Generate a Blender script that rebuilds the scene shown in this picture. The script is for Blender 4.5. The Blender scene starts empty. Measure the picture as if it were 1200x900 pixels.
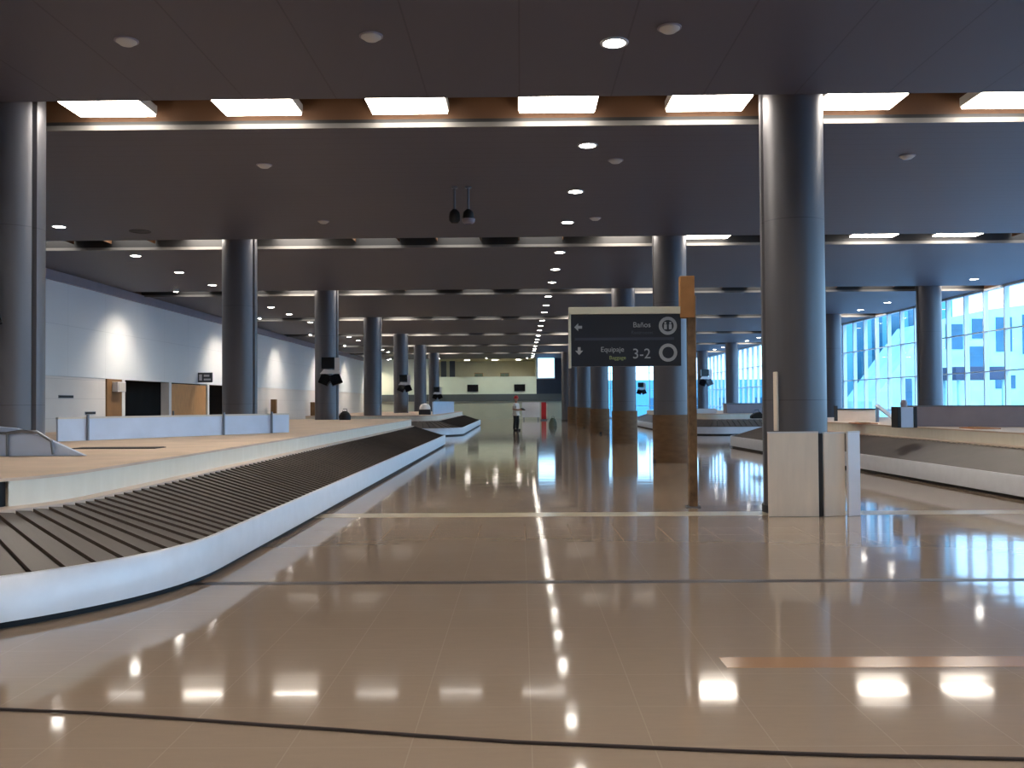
import bpy, math, random
from mathutils import Vector, Matrix
random.seed(7)
PI = math.pi
scene = bpy.context.scene
COL = scene.collection

# ------------------------------------------------------------------ camera, world, exposure
CAM_H = 1.5
FPX = 1080.0
cam_d = bpy.data.cameras.new('camera')
cam = bpy.data.objects.new('camera', cam_d)
COL.objects.link(cam)
cam_d.sensor_width = 36.0
cam_d.lens = 36.0 * FPX / 1200.0
cam_d.clip_start = 0.05
cam_d.clip_end = 600
PITCH = math.atan(21.5 / FPX)
YAW = math.atan(10.0 / FPX)
ROLL = math.radians(-0.38)
R = Matrix.Rotation(YAW, 4, 'Z') @ Matrix.Rotation(PI / 2 + PITCH, 4, 'X') @ Matrix.Rotation(ROLL, 4, 'Z')
cam.matrix_world = Matrix.Translation((0, 0, CAM_H)) @ R
scene.camera = cam

vs = scene.view_settings
vs.view_transform = 'Standard'
vs.look = 'None'
vs.gamma = 1.0
vs.use_curve_mapping = False
vs.exposure = 0.80
try:
    scene.cycles.max_bounces = 8
    scene.cycles.diffuse_bounces = 4
    scene.cycles.glossy_bounces = 4
    scene.cycles.transparent_max_bounces = 12
    scene.cycles.use_denoising = True
    scene.cycles.sample_clamp_indirect = 6.0
    scene.cycles.caustics_reflective = False
    scene.cycles.caustics_refractive = False
except Exception:
    pass

SKY_STRENGTH = 3.1
w = bpy.data.worlds.new('daylight_sky')
scene.world = w
w.use_nodes = True
nt = w.node_tree
nt.nodes.clear()
o_ = nt.nodes.new('ShaderNodeOutputWorld')
bg = nt.nodes.new('ShaderNodeBackground')
tc = nt.nodes.new('ShaderNodeTexCoord')
sp = nt.nodes.new('ShaderNodeSeparateXYZ')
rp = nt.nodes.new('ShaderNodeValToRGB')
rp.color_ramp.elements[0].position = 0.0
rp.color_ramp.elements[0].color = (0.46, 0.72, 1.0, 1)
rp.color_ramp.elements[1].position = 0.7
rp.color_ramp.elements[1].color = (0.27, 0.48, 0.95, 1)
nt.links.new(tc.outputs['Generated'], sp.inputs[0])
nt.links.new(sp.outputs['Z'], rp.inputs[0])
nt.links.new(rp.outputs[0], bg.inputs['Color'])
bg.inputs['Strength'].default_value = SKY_STRENGTH
nt.links.new(bg.outputs[0], o_.inputs[0])

sun_d = bpy.data.lights.new('sun', 'SUN')
sun = bpy.data.objects.new('sun', sun_d)
COL.objects.link(sun)
sun_d.energy = 1.2
sun_d.color = (0.85, 0.95, 1.0)
sun_d.angle = math.radians(4)
sun.rotation_euler = Vector((-0.45, 0.65, -1.0)).to_track_quat('-Z', 'Y').to_euler()

LAMP_L = 16.0       # radiance of a bare slot light
LAMP_DIM = 4.2      # radiance of the slot lights sunk up into the slot
SPOT_L = 28.0       # round downlights
WASH_W = 430.0      # wall washers

# ------------------------------------------------------------------ helpers
def srgb(r, g, b):
    def f(c):
        c /= 255.0
        return c / 12.92 if c <= 0.04045 else ((c + 0.055) / 1.055) ** 2.4
    return (f(r), f(g), f(b), 1)

def principled(name, col, rough=0.5, metal=0.0, var=0.0, vscale=4.0, stretch=(1, 1, 1), ior=None, bump=0.0):
    m = bpy.data.materials.new(name)
    m.use_nodes = True
    n = m.node_tree
    b = n.nodes['Principled BSDF']
    b.inputs['Base Color'].default_value = col
    b.inputs['Roughness'].default_value = rough
    b.inputs['Metallic'].default_value = metal
    if ior:
        b.inputs['IOR'].default_value = ior
    if var or bump:
        t = n.nodes.new('ShaderNodeTexCoord')
        mp = n.nodes.new('ShaderNodeMapping')
        mp.inputs['Scale'].default_value = stretch
        ns = n.nodes.new('ShaderNodeTexNoise')
        ns.inputs['Scale'].default_value = vscale
        ns.inputs['Detail'].default_value = 4
        n.links.new(t.outputs['Object'], mp.inputs[0])
        n.links.new(mp.outputs[0], ns.inputs['Vector'])
        if var:
            r = n.nodes.new('ShaderNodeValToRGB')
            r.color_ramp.elements[0].position = 0.3
            r.color_ramp.elements[1].position = 0.7
            r.color_ramp.elements[0].color = tuple(c * (1 - var) for c in col[:3]) + (1,)
            r.color_ramp.elements[1].color = tuple(min(1, c * (1 + var)) for c in col[:3]) + (1,)
            n.links.new(ns.outputs['Fac'], r.inputs[0])
            n.links.new(r.outputs[0], b.inputs['Base Color'])
        if bump:
            bp = n.nodes.new('ShaderNodeBump')
            bp.inputs['Strength'].default_value = bump
            bp.inputs['Distance'].default_value = 0.01
            n.links.new(ns.outputs['Fac'], bp.inputs['Height'])
            n.links.new(bp.outputs[0], b.inputs['Normal'])
    return m

def emitter(name, col, strength):
    m = bpy.data.materials.new(name)
    m.use_nodes = True
    n = m.node_tree
    n.nodes.clear()
    o = n.nodes.new('ShaderNodeOutputMaterial')
    e = n.nodes.new('ShaderNodeEmission')
    e.inputs['Color'].default_value = col
    e.inputs['Strength'].default_value = strength
    n.links.new(e.outputs[0], o.inputs[0])
    return m

class NB:
    """tiny node helper"""
    def __init__(s, name):
        s.m = bpy.data.materials.new(name)
        s.m.use_nodes = True
        s.n = s.m.node_tree
        s.b = s.n.nodes['Principled BSDF']
        t = s.n.nodes.new('ShaderNodeTexCoord')
        sp = s.n.nodes.new('ShaderNodeSeparateXYZ')
        s.obj = t.outputs['Object']
        s.n.links.new(s.obj, sp.inputs[0])
        s.x, s.y, s.z = sp.outputs
    def math(s, op, a, b=None, c=None):
        k = s.n.nodes.new('ShaderNodeMath')
        k.operation = op
        for i, v in enumerate((a, b, c)):
            if v is None:
                continue
            if isinstance(v, (int, float)):
                k.inputs[i].default_value = v
            else:
                s.n.links.new(v, k.inputs[i])
        return k.outputs[0]
    def line(s, coord, period, width, off=0.0):
        a = s.math('ADD', coord, off)
        a = s.math('DIVIDE', a, period)
        a = s.math('FRACT', a)
        return s.math('LESS_THAN', a, width / period)
    def mix(s, fac, c1, c2):
        k = s.n.nodes.new('ShaderNodeMix')
        k.data_type = 'RGBA'
        for sock, v in ((k.inputs[0], fac), (k.inputs[6], c1), (k.inputs[7], c2)):
            if isinstance(v, (int, float)):
                sock.default_value = v
            elif isinstance(v, tuple):
                sock.default_value = v
            else:
                s.n.links.new(v, sock)
        return k.outputs[2]
    def noise(s, scale, stretch=(1, 1, 1), detail=3):
        mp = s.n.nodes.new('ShaderNodeMapping')
        mp.inputs['Scale'].default_value = stretch
        ns = s.n.nodes.new('ShaderNodeTexNoise')
        ns.inputs['Scale'].default_value = scale
        ns.inputs['Detail'].default_value = detail
        s.n.links.new(s.obj, mp.inputs[0])
        s.n.links.new(mp.outputs[0], ns.inputs['Vector'])
        return ns.outputs['Fac']
    def set(s, sock, v):
        if isinstance(v, (int, float, tuple)):
            s.b.inputs[sock].default_value = v
        else:
            s.n.links.new(v, s.b.inputs[sock])

class MB:
    def __init__(s):
        s.v = []; s.f = []; s.mi = []
    def add(s, verts, faces, mi=0):
        o = len(s.v)
        s.v += [tuple(p) for p in verts]
        for f in faces:
            s.f.append(tuple(i + o for i in f))
            s.mi.append(mi)
        return s
    def box(s, x0, x1, y0, y1, z0, z1, mi=0, near=None):
        v = [(x0, y0, z0), (x1, y0, z0), (x1, y1, z0), (x0, y1, z0), (x0, y0, z1), (x1, y0, z1), (x1, y1, z1), (x0, y1, z1)]
        f = [(0, 3, 2, 1), (4, 5, 6, 7), (0, 1, 5, 4), (1, 2, 6, 5), (2, 3, 7, 6), (3, 0, 4, 7)]
        s.add(v, f, mi)
        if near is not None:
            s.mi[-4] = near
        return s
    def obox(s, p0, p1, th, z0, z1, mi=0):
        """upright board between two floor points"""
        d = Vector((p1[0] - p0[0], p1[1] - p0[1])); d.normalize()
        n = Vector((-d.y, d.x)) * th / 2
        c = [(p0[0] - n.x, p0[1] - n.y), (p1[0] - n.x, p1[1] - n.y), (p1[0] + n.x, p1[1] + n.y), (p0[0] + n.x, p0[1] + n.y)]
        return s.prism(c, z0, z1, mi)
    def prism(s, poly, z0, z1, mi=0):
        n = len(poly)
        v = [(x, y, z0) for x, y in poly] + [(x, y, z1) for x, y in poly]
        f = [tuple(reversed(range(n))), tuple(range(n, 2 * n))]
        f += [(i, (i + 1) % n, n + (i + 1) % n, n + i) for i in range(n)]
        return s.add(v, f, mi)
    def prism_y(s, poly, y0, y1, mi=0):
        """polygon in x,z pushed along y"""
        n = len(poly)
        v = [(x, y0, z) for x, z in poly] + [(x, y1, z) for x, z in poly]
        f = [tuple(range(n)), tuple(reversed(range(n, 2 * n)))]
        f += [((i + 1) % n, i, n + i, n + (i + 1) % n) for i in range(n)]
        return s.add(v, f, mi)
    def cyl(s, p0, p1, r0, r1=None, n=16, mi=0):
        r1 = r0 if r1 is None else r1
        p0 = Vector(p0); p1 = Vector(p1)
        d = (p1 - p0).normalized()
        a = Vector((0, 0, 1)) if abs(d.z) < 0.9 else Vector((1, 0, 0))
        u = d.cross(a).normalized(); v = d.cross(u)
        A = []
        for p, r in ((p0, r0), (p1, r1)):
            for i in range(n):
                t = 2 * PI * i / n
                A.append(p + (u * math.cos(t) + v * math.sin(t)) * r)
        f = [(i, n + i, n + (i + 1) % n, (i + 1) % n) for i in range(n)]
        f += [tuple(range(n)), tuple(reversed(range(n, 2 * n)))]
        return s.add(A, f, mi)
    def tube(s, pts, r, n=8, mi=0):
        pts = [Vector(p) for p in pts]
        rings = []
        for i, p in enumerate(pts):
            d = (pts[min(i + 1, len(pts) - 1)] - pts[max(i - 1, 0)]).normalized()
            a = Vector((0, 0, 1)) if abs(d.z) < 0.9 else Vector((1, 0, 0))
            u = d.cross(a).normalized(); v = d.cross(u)
            rings.append([p + (u * math.cos(2 * PI * k / n) + v * math.sin(2 * PI * k / n)) * r for k in range(n)])
        V = [q for rg in rings for q in rg]
        f = []
        for i in range(len(pts) - 1):
            for k in range(n):
                f.append((i * n + k, (i + 1) * n + k, (i + 1) * n + (k + 1) % n, i * n + (k + 1) % n))
        f += [tuple(range(n)), tuple(reversed(range(len(V) - n, len(V))))]
        return s.add(V, f, mi)
    def lathe(s, prof, n=24, c=(0, 0, 0), mi=0, ring=False):
        V = []
        for r, z in prof:
            for k in range(n):
                t = 2 * PI * k / n
                V.append((c[0] + r * math.cos(t), c[1] + r * math.sin(t), c[2] + z))
        f = []
        for i in range(len(prof) - 1):
            for k in range(n):
                f.append((i * n + k, i * n + (k + 1) % n, (i + 1) * n + (k + 1) % n, (i + 1) * n + k))
        if ring:
            m = (len(prof) - 1) * n
            f += [(m + k, m + (k + 1) % n, (k + 1) % n, k) for k in range(n)]
        else:
            f += [tuple(reversed(range(n))), tuple(range(len(V) - n, len(V)))]
        return s.add(V, f, mi)
    def build(s, name, mats, parent=None, smooth=False, bevel=0.0, loc=None, rotz=0.0):
        me = bpy.data.meshes.new(name)
        me.from_pydata(s.v, [], s.f)
        if not isinstance(mats, (list, tuple)):
            mats = [mats]
        for m in mats:
            me.materials.append(m)
        me.polygons.foreach_set('material_index', s.mi)
        if smooth:
            me.polygons.foreach_set('use_smooth', [True] * len(me.polygons))
        me.update()
        if smooth:
            try:
                me.set_sharp_from_angle(angle=math.radians(40))
            except Exception:
                pass
        o = bpy.data.objects.new(name, me)
        COL.objects.link(o)
        if parent is not None:
            o.parent = parent
        if loc is not None:
            o.location = loc
        o.rotation_euler.z = rotz
        if bevel:
            b = o.modifiers.new('bevel', 'BEVEL')
            b.width = bevel; b.segments = 2; b.limit_method = 'ANGLE'
        return o

def tag(o, label, cat, group=None):
    o['label'] = label
    o['category'] = cat
    if group:
        o['group'] = group
    return o

def thing(name, loc, label, cat, group=None, rotz=0.0):
    o = bpy.data.objects.new(name, None)
    o.empty_display_size = 0.2
    COL.objects.link(o)
    o.location = loc
    o.rotation_euler = (0, 0, rotz)
    return tag(o, label, cat, group)

def structure(o):
    o['kind'] = 'structure'
    return o

def dup(root, loc, label, rotz=None, group=None):
    c = root.copy(); COL.objects.link(c)
    c.location = loc
    if rotz is not None:
        c.rotation_euler = (0, 0, rotz)
    c['label'] = label
    if group:
        c['group'] = group
    for ch in list(root.children):
        k = ch.copy(); COL.objects.link(k); k.parent = c
        for g in list(ch.children):
            q = g.copy(); COL.objects.link(q); q.parent = k
    return c

def ordinal(i):
    return ['first', 'second', 'third', 'fourth', 'fifth', 'sixth', 'seventh', 'eighth', 'ninth', 'tenth', 'eleventh',
            'twelfth', 'thirteenth', 'fourteenth', 'fifteenth', 'sixteenth', 'seventeenth', 'eighteenth', 'nineteenth',
            'twentieth', 'twenty-first', 'twenty-second', 'twenty-third', 'twenty-fourth', 'twenty-fifth', 'twenty-sixth'][i]

def text_mesh(name, body, size, mat, parent, loc, align='LEFT'):
    cu = bpy.data.curves.new(name, 'FONT')
    cu.body = body; cu.size = size; cu.align_x = align
    cu.extrude = 0.003
    tmp = bpy.data.objects.new(name, cu)
    COL.objects.link(tmp)
    bpy.context.view_layer.update()
    me = bpy.data.meshes.new_from_object(tmp.evaluated_get(bpy.context.evaluated_depsgraph_get()))
    bpy.data.objects.remove(tmp)
    me.materials.clear(); me.materials.append(mat)
    o = bpy.data.objects.new(name, me)
    COL.objects.link(o)
    o.parent = parent
    o.location = loc
    o.rotation_euler = (PI / 2, 0, 0)
    return o

# ------------------------------------------------------------------ hall dimensions
XL, XR = -13.9, 16.9
Y0, Y1 = -6.0, 84.0
H = 5.5
S = 10.25
COLY = [12.5 + S * i for i in range(7)]
SLOT = [(y - 0.5, y + 0.65) for y in [2.25] + COLY]
XROW_L, XROW_R, XROW_F = -6.95, 3.7, 14.6

# ------------------------------------------------------------------ materials
M = {}
# floor: polished stone tiles
nb = NB('polished_tiles')
gx = nb.line(nb.x, 0.53, 0.006, -0.036)
gy = nb.line(nb.y, 0.53, 0.006, 0.2)
g = nb.math('MAXIMUM', gx, gy)
n1 = nb.noise(0.35, (1, 1, 1), 4)
n2 = nb.noise(5.0, (1, 6, 1), 4)
base = nb.mix(n1, srgb(152, 132, 112), srgb(166, 148, 130))
base = nb.mix(nb.math('MULTIPLY', n2, 0.35), base, srgb(132, 118, 108))
base = nb.mix(nb.math('MULTIPLY', g, 0.16), base, srgb(205, 190, 172))
nb.set('Base Color', base)
nb.set('IOR', 1.42)
nb.set('Roughness', nb.math('ADD', nb.math('MULTIPLY', nb.noise(3.0, (1, 0.4, 1)), 0.04), 0.045))
bp = nb.n.nodes.new('ShaderNodeBump')
bp.inputs['Strength'].default_value = 0.05
bp.inputs['Distance'].default_value = 0.02
nb.n.links.new(nb.noise(1.6, (0.5, 1.6, 1), 1), bp.inputs['Height'])
nb.n.links.new(bp.outputs[0], nb.b.inputs['Normal'])
M['floor'] = nb.m
# ceiling: dark grey metal planks
nb = NB('dark_metal_ceiling')
la = nb.line(nb.x, 1.2, 0.02)
lb = nb.line(nb.y, 0.3, 0.012)
near = nb.math('LESS_THAN', nb.y, 12.3)
l = nb.math('MAXIMUM', nb.math('MULTIPLY', la, near), nb.math('MULTIPLY', lb, nb.math('SUBTRACT', 1.0, near)))
c = nb.mix(nb.noise(0.25, (1, 1, 1), 2), srgb(82, 79, 90), srgb(90, 87, 98))
c = nb.mix(nb.math('MULTIPLY', l, 0.6), c, srgb(60, 56, 60))
nb.set('Base Color', c)
nb.set('Roughness', 0.55)
M['ceiling'] = nb.m
M['slot_wall'] = principled('slot_brown_paint', srgb(92, 62, 38), 0.7, var=0.08, vscale=2)
M['slot_lip'] = principled('slot_lip_grey', srgb(98, 96, 94), 0.45)
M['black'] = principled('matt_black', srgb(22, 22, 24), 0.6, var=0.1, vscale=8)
M['black_gloss'] = principled('screen_black', srgb(16, 18, 22), 0.15)
# column cladding
nb = NB('column_cladding')
nz = nb.noise(1.0, (6, 6, 0.4), 3)
joint = nb.line(nb.z, 2.4, 0.012, 0.9)
c = nb.mix(nz, srgb(90, 90, 95), srgb(102, 102, 107))
c = nb.mix(nb.math('MULTIPLY', joint, 0.5), c, srgb(60, 60, 66))
nb.set('Base Color', c); nb.set('Metallic', 0.3); nb.set('Roughness', 0.4)
M['column'] = nb.m
M['groove'] = principled('dark_joint', srgb(30, 30, 34), 0.6)
# walls
nb = NB('pale_wall_panels')
j = nb.math('MAXIMUM', nb.line(nb.y, 2.56, 0.012), nb.line(nb.z, 1.56, 0.012, -2.38))
c = nb.mix(nb.noise(0.6), srgb(226, 232, 236), srgb(234, 238, 242))
c = nb.mix(nb.math('MULTIPLY', j, 0.35), c, srgb(140, 150, 158))
nb.set('Base Color', c); nb.set('Roughness', 0.45)
M['wall_upper'] = nb.m
nb = NB('white_wall_lower')
c = nb.mix(nb.noise(1.2), srgb(226, 220, 216), srgb(234, 230, 226))
c = nb.mix(nb.math('MULTIPLY', nb.line(nb.z, 0.6, 0.012, 0.1), 0.35), c, srgb(130, 126, 124))
nb.set('Base Color', c); nb.set('Roughness', 0.5)
M['wall_lower'] = nb.m
M['cream'] = principled('cream_wall', srgb(232, 234, 216), 0.6, var=0.03, vscale=1)
M['ochre'] = principled('ochre_wall', srgb(186, 184, 162), 0.7, var=0.08, vscale=1)
M['back_low'] = principled('grey_green_wall', srgb(188, 188, 172), 0.55, var=0.06, vscale=0.8)
M['beam'] = principled('dark_grey_beam', srgb(84, 88, 92), 0.6, var=0.05, vscale=2)
M['navy'] = principled('navy_panel', srgb(34, 44, 62), 0.4, var=0.1, vscale=3)
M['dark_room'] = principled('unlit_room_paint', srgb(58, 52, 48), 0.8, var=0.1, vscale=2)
M['wood'] = principled('tan_plywood', srgb(196, 146, 92), 0.55, var=0.12, vscale=2.5, stretch=(1, 6, 1))
M['brown_board'] = principled('brown_hardboard', srgb(134, 98, 60), 0.6, var=0.12, vscale=3)
M['white'] = principled('white_paint', srgb(226, 226, 226), 0.4, var=0.02, vscale=3)
M['mullion'] = principled('pale_aluminium', srgb(214, 224, 230), 0.35, metal=0.1, var=0.02, vscale=2)
M['sleeve'] = principled('orange_brown_cardboard', srgb(158, 112, 66), 0.75, var=0.15, vscale=4)
M['card'] = principled('brown_cardboard', srgb(112, 84, 56), 0.75, var=0.18, vscale=3, stretch=(1, 1, 3), bump=0.2)
M['post_wrap'] = principled('spotted_wrap', srgb(118, 94, 68), 0.6, var=0.4, vscale=9, stretch=(1, 1, 0.8))
M['ply_white'] = principled('whitish_board', srgb(240, 226, 208), 0.5, var=0.06, vscale=2, stretch=(4, 4, 0.6))
M['skirt'] = principled('brushed_white_metal', srgb(224, 226, 232), 0.34, metal=0.15, var=0.03, vscale=6)
M['curb'] = None
nb = NB('cream_curb_panels')
c = nb.mix(nb.noise(7.0, (1, 1, 0.25), 3), srgb(228, 220, 202), srgb(246, 240, 226))
nb.set('Base Color', c); nb.set('Roughness', 0.5)
M['curb'] = nb.m
M['lip'] = principled('tan_flange', srgb(216, 196, 180), 0.5, var=0.06, vscale=4)
M['deck'] = principled('cardboard_covered_deck', srgb(222, 198, 176), 0.7, var=0.10, vscale=1.6)
# belt slats
nb = NB('rubber_slats')
c = nb.mix(nb.noise(2.2, (1, 1, 1), 3), srgb(66, 58, 54), srgb(92, 80, 72))
nb.set('Base Color', c); nb.set('Roughness', 0.42)
M['belt'] = nb.m
M['guard'] = principled('bluish_guard_panel', srgb(190, 206, 232), 0.35, var=0.05, vscale=3)
M['guard_white'] = principled('bright_white_board', srgb(240, 240, 246), 0.35, var=0.02, vscale=3)
M['guard_grey'] = principled('grey_mauve_panel', srgb(150, 142, 150), 0.5, var=0.06, vscale=3)
M['steel'] = principled('grey_steel_tube', srgb(120, 126, 136), 0.35, metal=0.6, var=0.03, vscale=5)
M['housing'] = principled('lamp_housing', srgb(200, 196, 190), 0.5)
M['lamp'] = emitter('slot_lamp_glow', (1.0, 0.90, 0.78, 1), LAMP_L)
M['lamp_dim'] = emitter('sunk_lamp_glow', (1.0, 0.94, 0.86, 1), LAMP_DIM)
M['spot'] = emitter('downlight_glow', (1.0, 0.94, 0.85, 1), SPOT_L)
M['sign'] = principled('sign_navy', srgb(20, 30, 44), 0.3, var=0.1, vscale=4)
M['sign_frame'] = principled('sign_frame_metal', srgb(206, 204, 186), 0.35, metal=0.3, var=0.04, vscale=5)
M['sign_grey'] = principled('sign_grey_print', srgb(158, 164, 170), 0.5)
M['sign_faint'] = principled('sign_faint_print', srgb(52, 58, 76), 0.5)
M['sign_yellow'] = principled('sign_yellow_print', srgb(150, 164, 110), 0.5)
M['orange'] = principled('orange_ply', srgb(206, 132, 80), 0.6, var=0.15, vscale=4)
M['joint_dark'] = principled('dark_floor_joint', srgb(58, 50, 50), 0.35, var=0.1, vscale=5)
M['joint_pale'] = principled('pale_floor_strip', srgb(196, 184, 162), 0.2, var=0.05, vscale=2)
M['joint_tan'] = principled('tan_floor_strip', srgb(170, 132, 100), 0.15, var=0.05, vscale=2)
M['red'] = principled('red_paint', srgb(196, 40, 44), 0.5)
M['skin'] = principled('skin', srgb(190, 136, 108), 0.6)
M['shirt'] = principled('white_shirt', srgb(222, 214, 206), 0.8)
M['trouser'] = principled('dark_trousers', srgb(34, 34, 36), 0.85)
M['yellow'] = principled('yellow_green_plastic', srgb(186, 186, 70), 0.5)
M['teal'] = principled('dark_teal_plastic', srgb(30, 70, 84), 0.5)
M['bag_green'] = principled('grey_green_canvas', srgb(74, 88, 76), 0.8, var=0.1, vscale=8)
# thin glass
gm = bpy.data.materials.new('clear_glass')
gm.use_nodes = True
g_ = gm.node_tree
g_.nodes.clear()
go = g_.nodes.new('ShaderNodeOutputMaterial')
tr = g_.nodes.new('ShaderNodeBsdfTransparent')
tr.inputs[0].default_value = (0.86, 0.95, 0.97, 1)
gl = g_.nodes.new('ShaderNodeBsdfGlossy')
gl.inputs['Roughness'].default_value = 0.02
fr = g_.nodes.new('ShaderNodeFresnel')
fr.inputs['IOR'].default_value = 1.25
mx = g_.nodes.new('ShaderNodeMixShader')
geo = g_.nodes.new('ShaderNodeNewGeometry')
inv = g_.nodes.new('ShaderNodeMath'); inv.operation = 'SUBTRACT'; inv.inputs[0].default_value = 1.0
mul = g_.nodes.new('ShaderNodeMath'); mul.operation = 'MULTIPLY'
g_.links.new(geo.outputs['Backfacing'], inv.inputs[1])
g_.links.new(inv.outputs[0], mul.inputs[0])
g_.links.new(fr.outputs[0], mul.inputs[1])
g_.links.new(mul.outputs[0], mx.inputs[0])
g_.links.new(tr.outputs[0], mx.inputs[1])
g_.links.new(gl.outputs[0], mx.inputs[2])
g_.links.new(mx.outputs[0], go.inputs[0])
M['glass'] = gm
# outside
M['ext_ground'] = principled('pale_paving', srgb(176, 184, 190), 0.8, var=0.06, vscale=0.5)
M['ext_blue'] = principled('blue_grey_cladding', srgb(92, 160, 176), 0.5, var=0.06, vscale=0.4)
M['ext_pale'] = principled('pale_render', srgb(178, 222, 216), 0.6, var=0.22, vscale=0.45)
M['ext_glass'] = principled('dark_blue_glazing', srgb(52, 104, 128), 0.2, var=0.2, vscale=0.6)
M['ext_dark'] = principled('dark_canopy', srgb(62, 72, 92), 0.6, var=0.1, vscale=1)

# ------------------------------------------------------------------ setting: floor, ceiling, walls
structure(MB().box(XL - 5, XR, Y0, Y1 + 6, -0.25, 0).build('floor', M['floor']))

mb = MB()
edges = [Y0] + [e for s in SLOT for e in s] + [Y1]
for i in range(0, len(edges), 2):
    mb.box(XL, XR, edges[i], edges[i + 1], H, H + 0.55, 0)
    # the slab side that faces the camera is the slot's far wall
    mb.mi[-4] = 1
    mb.mi[-2] = 1
mb.box(XL - 0.3, XL, Y0, Y1, H, H + 0.55, 1)
mb.box(XR, XR + 0.3, Y0, Y1, H, H + 0.55, 1)
mb.box(XL - 0.3, XR + 0.3, Y0, Y1, H + 0.55, H + 0.75, 1)
mb.mi[-5] = 2
structure(mb.build('ceiling', [M['ceiling'], M['slot_wall'], M['black']]))
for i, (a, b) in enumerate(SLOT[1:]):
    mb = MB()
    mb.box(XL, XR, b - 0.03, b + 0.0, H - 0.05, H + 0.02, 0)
    mb.box(XL, XR, b - 0.012, b, H + 0.02, H + (0.075 if i == 0 else 0.24), 1)  # black strip paints the shade line above the lip and covers the lit wall
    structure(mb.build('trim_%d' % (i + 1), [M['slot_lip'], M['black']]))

# floor inlays
structure(MB().box(XL, XR, 12.12, 12.55, 0.0, 0.0015).build('trim_8', M['joint_pale']))
structure(MB().box(XL, XR, 7.66, 7.78, 0.0, 0.0015).build('trim_9', M['joint_dark']))
structure(MB().box(1.15, XR, 5.22, 5.43, 0.0, 0.0015).build('trim_10', M['joint_tan']))

# left wall: upper panels, lower wall with the long doorway recess
mb = MB()
mb.box(XL - 0.3, XL, Y0, Y1, 2.38, H, 0)
for a, b in ((Y0, 30.8), (46.2, Y1)):
    mb.box(XL - 0.3, XL - 0.03, a, b, 0, 2.38, 1)
structure(mb.build('wall_left', [M['wall_upper'], M['wall_lower']]))
structure(MB().box(XL, XL + 0.12, Y0, Y1, H - 0.28, H).build('trim_11', M['guard_grey']))
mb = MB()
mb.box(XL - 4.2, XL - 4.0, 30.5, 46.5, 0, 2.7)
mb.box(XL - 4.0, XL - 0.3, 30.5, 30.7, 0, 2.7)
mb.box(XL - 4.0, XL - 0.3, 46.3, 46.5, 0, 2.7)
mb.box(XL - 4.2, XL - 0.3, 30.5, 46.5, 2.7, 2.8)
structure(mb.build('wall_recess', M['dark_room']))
# near wall behind the camera
structure(MB().box(XL - 0.3, XR + 0.3, Y0 - 0.3, Y0, 0, H + 0.5).build('wall_front', M['wall_lower']))

# back wall and the open gallery above it
mb = MB()
XB = 4.6        # the glazed part of the back wall starts here
mb.box(XL, -8.4, Y1, Y1 + 0.3, 1.6, H, 0)                 # cream wall at far left
mb.box(-8.4, 1.45, Y1, Y1 + 0.3, 2.26, 3.86, 0)            # gallery front
mb.box(XL, XB, Y1 - 0.1, Y1 + 0.3, 1.62, 2.26, 1)          # dark beam
mb.box(XL, XB, Y1 + 0.05, Y1 + 0.3, 0, 1.62, 2)            # low wall
mb.box(1.45, XB, Y1 - 0.02, Y1 + 0.3, 2.26, 3.62, 3)       # navy panel
mb.box(3.15, XB, Y1, Y1 + 0.3, 3.62, H, 3)
structure(mb.build('wall_back', [M['cream'], M['beam'], M['back_low'], M['navy']]))
structure(MB().box(-8.4, 1.45, Y1 + 5.6, Y1 + 5.8, 2.26, H).build('wall_gallery', M['ochre']))
structure(MB().box(-8.6, -8.4, Y1 + 0.3, Y1 + 5.8, 2.26, H).build('wall_gallery_left', M['ochre']))
structure(MB().box(1.42, 1.6, Y1 + 0.3, Y1 + 5.8, 2.26, H).build('wall_gallery_right', M['ochre']))
structure(MB().box(-8.6, 1.6, Y1 + 0.3, Y1 + 5.8, 2.1, 2.26).build('floor_gallery', M['ochre']))
structure(MB().box(-8.6, 1.6, Y1, Y1 + 5.8, H, H + 0.15).build('ceiling_gallery', M['ochre']))

# ------------------------------------------------------------------ glazing
def glazing(n, a, b, axis, fixed, z0=0.0, z1=H, step=1.55, trans=(1.05, 2.5, 3.95), depth=0.16, header=0.08):
    """curtain wall bay from a to b along axis ('y': wall of constant x, 'x': wall of constant y)"""
    a += 0.04; b -= 0.04
    root = bpy.data.objects.new('window_%d' % n, None)
    COL.objects.link(root)
    structure(root)
    fr = MB(); pn = MB()
    def bx(m, u0, u1, w0, w1, za, zb):
        if axis == 'y':
            m.box(fixed + w0, fixed + w1, u0, u1, za, zb)
        else:
            m.box(u0, u1, fixed + w0, fixed + w1, za, zb)
    k = max(1, round((b - a) / step))
    st = (b - a) / k
    for i in range(k + 1):
        u = a + st * i
        bx(fr, u - 0.035, u + 0.035, -0.02, depth, z0, z1)
    for z in trans:
        bx(fr, a, b, 0.0, 0.10, z - 0.02, z + 0.02)
    bx(fr, a, b, -0.02, depth, z1 - header, z1)
    bx(fr, a, b, -0.02, depth, z0, z0 + 0.12)
    bx(pn, a, b, 0.045, 0.055, z0, z1 - header)
    fr.build('window_frame', M['mullion'], root)
    pn.build('window_pane', M['glass'], root)
    return root

yb = [Y0] + [2.25 + S * i + 5.1 for i in range(8)]
yb[-1] = Y1
k = 1
for i in range(len(yb) - 1):
    glazing(k, yb[i], yb[i + 1], 'y', XR); k += 1
glazing(k, XB, XR + 0.2, 'x', Y1, step=1.7, trans=(1.1, 2.6, 4.1)); k += 1
glazing(k, 1.45, 3.15, 'x', Y1 + 0.02, z0=3.62, z1=H + 0.1, step=1.7, trans=(), depth=0.2, header=0.08); k += 1

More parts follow.
